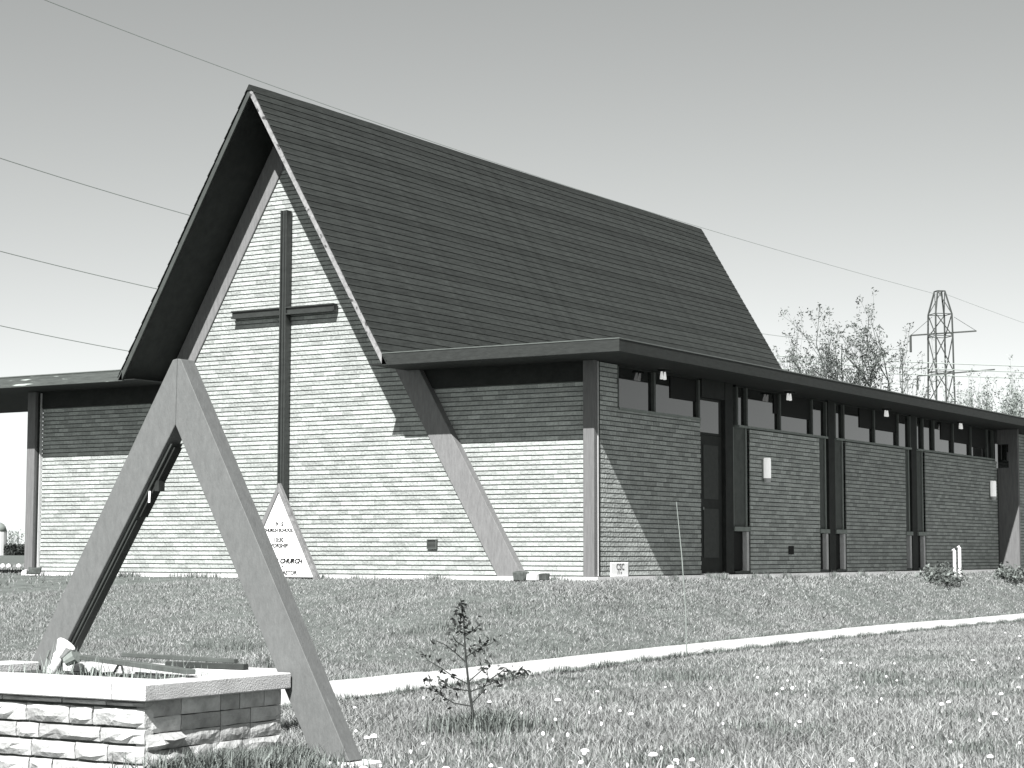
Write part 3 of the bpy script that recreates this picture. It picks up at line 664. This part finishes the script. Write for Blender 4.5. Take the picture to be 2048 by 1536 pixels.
for k, (px, py) in enumerate(spots):
    p = on_z(px, py+6, -.70)
    if p[0] < interp(p[1], WL)+.15: continue
    o = bpy.data.objects.new('dandelion', dm[k % 7]); col.objects.link(o); o.location = (p[0], p[1], float(gz(p[0], p[1]))); o.rotation_euler.z = k*1.3; s = .4+R.random()**2*.85 if k > 22 else R.uniform(.95, 1.55); o.scale = (s, s, R.uniform(.7, 1.1))
    tag(o, 'white dandelion seed head standing in the lawn grass', 'dandelion', 'dandelions in the lawn')

# ------------------------------------------------------------------ sapling, whip, shrubs
def leaf_cloud(pts, size, seed, tone=(.5, .3), flat=.0):
    R = np.random.default_rng(seed); pts = np.asarray(pts); n = len(pts)
    a = R.normal(0, 1, (n, 3)); a /= np.linalg.norm(a, axis=1)[:, None]; b = R.normal(0, 1, (n, 3)); b -= a*(a*b).sum(1)[:, None]; b /= np.linalg.norm(b, axis=1)[:, None]
    s = (size*R.uniform(.5, 1.4, n))[:, None]
    V = np.stack([pts-a*s, pts+b*s*.45, pts+a*s, pts-b*s*.45], 1).reshape(-1, 3); F = np.arange(n*4).reshape(n, 4); return V, F, np.clip(R.normal(tone[0], tone[1], n), 0, 1)
def grow(mb, p, d, L, rad, depth, R, tips, spread=.5, upb=.25, nseg=3, kids=(2, 3), taper=.6, tw=4):
    pts = [p]; rads = [rad]; q = Vector(p); dd = Vector(d)
    for k in range(nseg):
        dd = (dd+Vector((R.gauss(0, .13), R.gauss(0, .13), R.gauss(0, .08)+upb*.12))).normalized(); q = q+dd*L/nseg; pts.append(q.copy()); rads.append(rad*(1-(1-taper)*(k+1)/nseg))
    mb.tube(pts, rads, tw); tips.append((q.copy(), dd.copy(), depth))
    for w in pts[1:]: tips.append((w.copy(), dd.copy(), depth))
    if depth <= 0: return
    for k in range(R.randint(*kids)):
        f = R.uniform(.35, 1.0); base = pts[min(nseg, int(f*nseg)+0)] if f < .97 else q
        nd = (dd+Vector((R.gauss(0, spread), R.gauss(0, spread), R.gauss(0, spread*.5)+upb))).normalized()
        grow(mb, base, nd, L*R.uniform(.6, .85), rads[-1]*R.uniform(.6, .9), depth-1, R, tips, spread, upb, nseg, kids, taper, tw)
# conifer-like sapling
sp = on_z(945, 1462, -.80); sx, sy, sz = sp[0], sp[1], float(gz(sp[0], sp[1])); SC = 12.3/3880
sap = thing('sapling', (sx, sy, sz), 'spindly young tree with sparse dark leaves in the front lawn', 'sapling')
rv = Vector(r0)
def sp3(px, py, dep=0.0): q = Vector((sx, sy, sz))+rv*(px-945)*SC+Vector((0, 0, (1462-py)*SC))+Vector((-math.sin(YAW), math.cos(YAW), 0))*dep; return q
m = MB(); m.tube([sp3(945, 1466), sp3(946, 1425), sp3(938, 1375), sp3(932, 1320), sp3(929, 1280), sp3(926, 1235), sp3(920, 1195)], [.010, .009, .008, .0065, .005, .004, .002], 6); m.build('trunk', 'sap_bark', sap)
limbs = [[(941, 1408), (908, 1402), (880, 1385), (862, 1366), (858, 1358)], [(936, 1365), (905, 1349), (880, 1332), (855, 1318), (842, 1300)], [(941, 1405), (965, 1380), (976, 1352), (972, 1330)], [(934, 1362), (960, 1340), (968, 1330)],
         [(976, 1358), (1000, 1342), (1012, 1332)], [(930, 1320), (908, 1300), (890, 1286), (872, 1278)], [(937, 1378), (905, 1372), (880, 1360)], [(938, 1380), (968, 1370), (990, 1362)], [(930, 1312), (955, 1295), (985, 1282)], [(928, 1290), (912, 1280), (905, 1268)], [(1012, 1334), (1030, 1352), (1050, 1345)], [(929, 1270), (950, 1255), (962, 1243)]]
tips = []; m = MB()
R = random.Random(3)
for L in limbs:
    dp = R.uniform(-.12, .12); P3 = [sp3(a, b, dp*k/len(L)) for k, (a, b) in enumerate(L)]; m.tube(P3, [.0045-.003*k/len(L) for k in range(len(L))], 5); tips += P3[1:]
lv = []
for q in tips:
    for k in range(5): lv.append(np.array(q)+np.array([R.gauss(0, .025), R.gauss(0, .025), R.gauss(0, .02)]))
for k in range(110):
    t_ = R.random()**1.0; py = 1200+t_*68; c = sp3(922+R.gauss(0, 5+t_*9), py, R.gauss(0, .03)); lv.append(np.array(c))
for k in range(50): lv.append(np.array(sp3(R.gauss(960, 20), R.gauss(1290, 14), R.gauss(0, .05))))
for k in range(40): lv.append(np.array(sp3(R.gauss(878, 12), R.gauss(1372, 10), R.gauss(0, .04))))
for k in range(25): lv.append(np.array(sp3(R.gauss(1035, 16), R.gauss(1342, 6), R.gauss(0, .04))))
m.build('branches', 'sap_bark', sap)
raw_mesh('leaves', *leaf_cloud(lv, .020, 5)[:2], 'sap_leaf', leaf_cloud(lv, .020, 5)[2], sap, kind='stuff', origin=(sx, sy, sz))
# bare whip at the edge of the walk
w0 = Vector((3.53, -4.36, -.80)); wp = thing('whip_sapling', w0, 'thin bare whip of a young tree at the edge of the walk', 'sapling')
MB().tube([w0+Vector((0, 0, -.05)), w0+rv*-.01+Vector((0, 0, .5)), w0+rv*-.05+Vector((0, 0, 1.1)), w0+rv*-.105+Vector((0, 0, 1.68))], [.008, .007, .006, .004], 6).build('stem', 'trim_grey', wp)
m = MB(); m.tube([w0+rv*-.06+Vector((0, 0, 1.2)), w0+rv*-.02+Vector((0, 0, 1.34))], [.003, .0015], 4); m.tube([w0+rv*-.075+Vector((0, 0, 1.35)), w0+rv*-.12+Vector((0, 0, 1.48))], [.003, .0015], 4); m.build('twigs', 'sap_bark', wp)
def shrub(x, yv, rx, ry, rz, n, label, seed, cat='shrub', leaf=.038):
    R = np.random.default_rng(seed); z0 = float(gz(x, yv)); s = thing('shrub', (x, yv, z0), label, cat)
    th = R.uniform(0, 2*np.pi, n); cz = R.uniform(0, 1, n); rr = (R.uniform(.25, 1, n))**.5; k = 1+.25*np.sin(th*3+seed)+.15*np.sin(th*7)
    P = np.stack([x+rx*np.cos(th)*np.sqrt(1-cz**2)*rr*k, yv+ry*np.sin(th)*np.sqrt(1-cz**2)*rr*k, z0+rz*cz*rr*k], 1)
    V, F, T = leaf_cloud(P, leaf, seed+1, (.5, .3)); raw_mesh('foliage', V, F, 'bush_leaf', T, s, kind='stuff', origin=(x, yv, z0))
    m = MB(); RR = random.Random(seed)
    for q in range(9):
        a = RR.uniform(0, 6.28); m.tube([(x, yv, z0-.02), (x+math.cos(a)*rx*.4, yv+math.sin(a)*ry*.4, z0+rz*.4), (x+math.cos(a)*rx*.8, yv+math.sin(a)*ry*.8, z0+rz*.75)], [.012, .008, .003], 4)
    m.build('stems', 'bark', s)
shrub(.62, 12.05, .36, .80, .32, 1100, 'low spreading shrub against the side wall below the narrow panels', 61)
shrub(.60, 16.4, .34, .85, .30, 1000, 'straggly low shrub in front of the rear door', 62)
shrub(.85, 17.15, .22, .40, .95, 420, 'taller thin-leaved shrub by the rear wing corner', 63, leaf=.04)
for q, lab in ((0, 'taller white standpipe by the side wall between the shrubs'), (.30, 'shorter white standpipe with bent top by the side wall')):
    o = MB().tube([(.35, 13.95-q, -.2), (.35, 13.95-q, .42-q*.2), (.33, 13.93-q, .46-q*.2)], .032, 10).build('standpipe', 'white_paint'); tag(o, lab, 'pipe')
o = box('white_box', 'white_paint', None, .75, 1.05, 17.6, 17.9, -.42, .22, bevel=.01); tag(o, 'white box standing at the corner of the rear wing', 'box')

# rubble at the wall foot
def rubble(x, yv, z, s, m, label, seed):
    R = random.Random(seed); b = MB(); b.box(-s, s, -s*.6, s*.6, 0, s*1.15); b.v = [(a*R.uniform(.7, 1.2), c*R.uniform(.7, 1.2), d*R.uniform(.6, 1.2)) for a, c, d in b.v]
    ca, sa = math.cos(seed), math.sin(seed); b.v = [(x+a*ca-c*sa, yv+a*sa+c*ca, z+d) for a, c, d in b.v]; o = b.build('stone_lump', m, None, bevel=s*.12); tag(o, label, 'stone')
rubble(-1.00, -.44, -.07, .11, 'debris', 'dark broken brick lump beside the foot of the sloping beam', 3); rubble(-.80, -.43, -.065, .09, 'concrete', 'pale broken block lump between the sloping beam and corner post', 6); rubble(-.64, -.42, -.06, .085, 'debris', 'dark block piece by the corner post foot', 9)
rubble(-10.42, -.36, -.05, .10, 'debris', 'dark lump beside the far corner post', 4); rubble(-10.62, -.38, -.05, .07, 'concrete', 'pale lump at the foot of the far corner post', 5)
for k, px in enumerate((5, 17, 37)):
    p = on_z(px, 1135, -.06); m = MB()
    for j in range(5):
        for i in range(8):
            def P(a, b): th = math.pi*a/5; ph = 2*math.pi*b/8; return (p[0]+.055*math.sin(th)*math.cos(ph)*1.2, p[1]+.055*math.sin(th)*math.sin(ph), p[2]+.03+.06*math.cos(th)*(1+.1*math.sin(b*2+k)))
            m.quad(P(j, i), P(j+1, i), P(j+1, (i+1) % 8), P(j, (i+1) % 8))
    o = m.build('painted_stone', 'white_paint'); tag(o, 'white painted stone in a row on the far lawn beyond the corner post', 'stone', 'white stones edging the far lawn')

# ------------------------------------------------------------------ background: trees, silo, hedge
def tree(px, dist, top_row, half_px, seed, label, bark, leafm, n_leaf, leaf, stems, depth=4, upb=.35, spread=.42, kids=(3, 4), rad=.016):
    b = at_dist(px, 1100, dist); x, yv = b[0], b[1]; z0 = float(gz(x, yv)); H = CAM[2]+(1106-top_row)/3880*dist-z0
    t = thing('tree', (x, yv, z0), label, 'tree', None); R = random.Random(seed); m = MB(); tips = []
    half = half_px/3880*dist
    for k in range(stems):
        a = (k+.5)/stems*2-1; d = (rv*a*half/H*1.1+Vector((R.gauss(0, .08), R.gauss(0, .15), 1))).normalized()
        grow(m, Vector((x, yv, z0))+rv*a*.25, d, H*.48*R.uniform(.85, 1.05), H*rad, depth, R, tips, spread, upb, 3, kids, .6, 4)
    vv = np.array(m.v)-np.array([x, yv, z0]); top = vv[:, 2].max(); wide = np.percentile(np.abs(vv[:, :2]@np.array([rv.x, rv.y])), 98)
    kz, kx = H/top, half/wide; sc3 = np.array([kx, kx, kz]); m.v = [tuple(q) for q in vv*sc3+np.array([x, yv, z0])]
    tips = [(Vector(((q.x-x)*kx+x, (q.y-yv)*kx+yv, (q.z-z0)*kz+z0)), d, dep) for q, d, dep in tips]
    m.build('trunk', bark, t)
    ends = [q for q, d, dep in tips if dep <= 1]; R2 = np.random.default_rng(seed)
    if n_leaf:
        e = np.array([tuple(q) for q in ends]); pick = e[R2.integers(0, len(e), n_leaf)]+R2.normal(0, leaf*1.6, (n_leaf, 3)); V, F, T = leaf_cloud(pick, leaf, seed)
        raw_mesh('crown', V, F, leafm, T, t, kind='stuff', origin=(x, yv, z0))
    return t
tree(1692, 64, 592, 150, 12, 'bare budding tree with several upright limbs behind the flat roof', 'bark', 'bud', 24000, .044, 13, depth=4, upb=.12, spread=.55, rad=.021, kids=(2, 3))
tree(1812, 60, 680, 60, 15, 'lower budding tree standing before the lattice pylon', 'bark', 'bud', 6000, .038, 4, depth=3)
tree(1585, 62, 640, 50, 16, 'small budding tree half hidden by the steep roof end', 'bark', 'bud', 5000, .038, 4, depth=3)
tree(1970, 95, 735, 80, 17, 'pale fine-twigged tree right of the lattice pylon', 'pale_bark', 'pale_bud', 16000, .06, 10, depth=3, spread=.3)
tree(2060, 90, 725, 60, 18, 'taller pale fine-twigged tree at the end of the flat roof', 'pale_bark', 'pale_bud', 16000, .06, 10, depth=3, spread=.3)
tree(31, 330, 1056, 14, 19, 'hazy far tree behind the hedge on the horizon', 'pale_bark', 'pale_bud', 160, .25, 4, depth=2)
b = at_dist(-8, 1100, 300); sl = thing('silo', (b[0], b[1], -.4), 'white round-topped silo at the far edge of the field', 'silo')
MB().tube([(b[0], b[1], -.6), (b[0], b[1], 3.3)], 1.55, 20).build('drum', 'silo', sl, smooth=False)
MB().tube([(b[0], b[1], 3.3), (b[0], b[1], 4.1), (b[0], b[1], 4.6), (b[0], b[1], 4.8)], [1.58, 1.3, .75, .05], 20).build('dome', 'trim_grey', sl, smooth=True)
# hedge: ridge of ragged leaf faces
P = []; R2 = np.random.default_rng(3)
for k in range(5000):
    u = R2.uniform(8, 58); q = at_dist(u, 1100, 300+R2.uniform(-1, 1)); P.append((q[0], q[1], -.3+R2.uniform(0, 1)**.8*(1.45+.2*math.sin(u*.7))))
hg = raw_mesh('hedge', *leaf_cloud(P, .35, 9)[:2], 'hedge', leaf_cloud(P, .35, 9)[2], origin=tuple(P[0])); tag(hg, 'dark clipped hedge on the horizon beside the silo', 'hedge')

# ------------------------------------------------------------------ pylon and wires
PD = 222.0
pb = at_dist(1888, 1100, PD); py_ = thing('pylon', (pb[0], pb[1], -.3), 'steel lattice transmission pylon behind the trees', 'pylon')
dv = Vector((-math.sin(YAW-.2), math.cos(YAW-.2), 0)); rvp = Vector((math.cos(YAW-.22), math.sin(YAW-.22), 0)); rot = .42
ux = (rvp*math.cos(rot)+dv*math.sin(rot)); uy = (dv*math.cos(rot)-rvp*math.sin(rot)); base = Vector((pb[0], pb[1], 0))
prof = [(-.3, 2.3), (9.0, 1.55), (13.5, 1.22), (17.2, 1.10), (20.6, 1.05), (24.6, 1.02), (27.1, .98), (29.75, .42)]
def node(k, i): z, h = prof[k]; sx_, sy_ = ((-1, -1), (1, -1), (1, 1), (-1, 1))[i]; return base+ux*sx_*h+uy*sy_*h+Vector((0, 0, z))
for i in range(4):
    for k in range(len(prof)-1): bar('leg', 'steel', py_, node(k, i), node(k+1, i), .15)
    for k in range(len(prof)-1):
        bar('brace', 'steel', py_, node(k+1, i), node(k, (i+1) % 4), .09)
        if k < 6: bar('strut', 'steel', py_, node(k+1, i), node(k+1, (i+1) % 4), .08)
    bar('strut', 'steel', py_, node(7, i), node(7, (i+1) % 4), .09)
def P_at(px, py): return Vector(at_dist(px, py, PD))
armL, armR = P_at(1821, 671), P_at(1953, 662); bar('arm', 'steel', py_, armL, armR, .16); bar('arm_stay', 'steel', py_, armL, P_at(1864, 634), .05); bar('arm_stay', 'steel', py_, armR, P_at(1908, 634), .05)
a2L, a2R = P_at(1835, 752), P_at(1990, 739); bar('arm', 'steel', py_, a2L, a2R, .14)
bar('insulator', 'steel', py_, armL, armL+Vector((0, 0, -1.9)), .20); bar('insulator', 'steel', py_, a2L, a2L+Vector((0, 0, -1.6)), .16)
def wire(pts, d0, d1, rad, label, name='power_line'):
    """pts: image points from pylon end to near end; 1/distance runs linearly between d0 and d1 (a straight span with sag)"""
    x0, x1 = pts[0][0], pts[-1][0]; xs = np.linspace(x0, x1, 40); o_ = np.argsort([p[0] for p in pts])
    pxs = np.array([pts[i][0] for i in o_]); pys = np.array([pts[i][1] for i in o_]); cf = np.polyfit(pxs, pys, min(2, len(pts)-1)); P = []
    for x in xs: k = (x-x0)/(x1-x0); P.append(tuple(at_dist(x, np.polyval(cf, x), 1/((1-k)/d0+k/d1))))
    o = MB().tube(P, rad, 5).build(name, 'wire'); tag(o, label, 'cable')
wire([(1873, 588), (1400, 458), (930, 297), (505, 163), (90, 0), (-200, -118)], 222, 88, .020, 'topmost thin power line passing just over the church ridge')
wire([(1822, 700), (1000, 588), (385, 423), (0, 315), (-250, 235)], 222, 95, .024, 'second power line meeting the left roof slope highest on its edge')
wire([(1838, 768), (1000, 705), (315, 573), (0, 500), (-250, 437)], 222, 97, .024, 'power line reaching the left roof slope at mid height')
wire([(1880, 800), (1000, 800), (255, 697), (0, 648), (-250, 597)], 222, 99, .024, 'lowest power line meeting the left roof slope above its foot')
for k, (a, b_) in enumerate(((711, 733), (722, 745), (737, 757))):
    wire([(1400, a-7), (1560, a), (2048, b_), (2500, b_+10)], 130, 150, .035, ('upper', 'middle', 'lowest')[k]+' of three near-level wires crossing behind the budding tree')
wire([(1888, 587), (1990, 625), (2300, 730)], 222, 300, .02, 'faint line running down from the pylon top to the right')
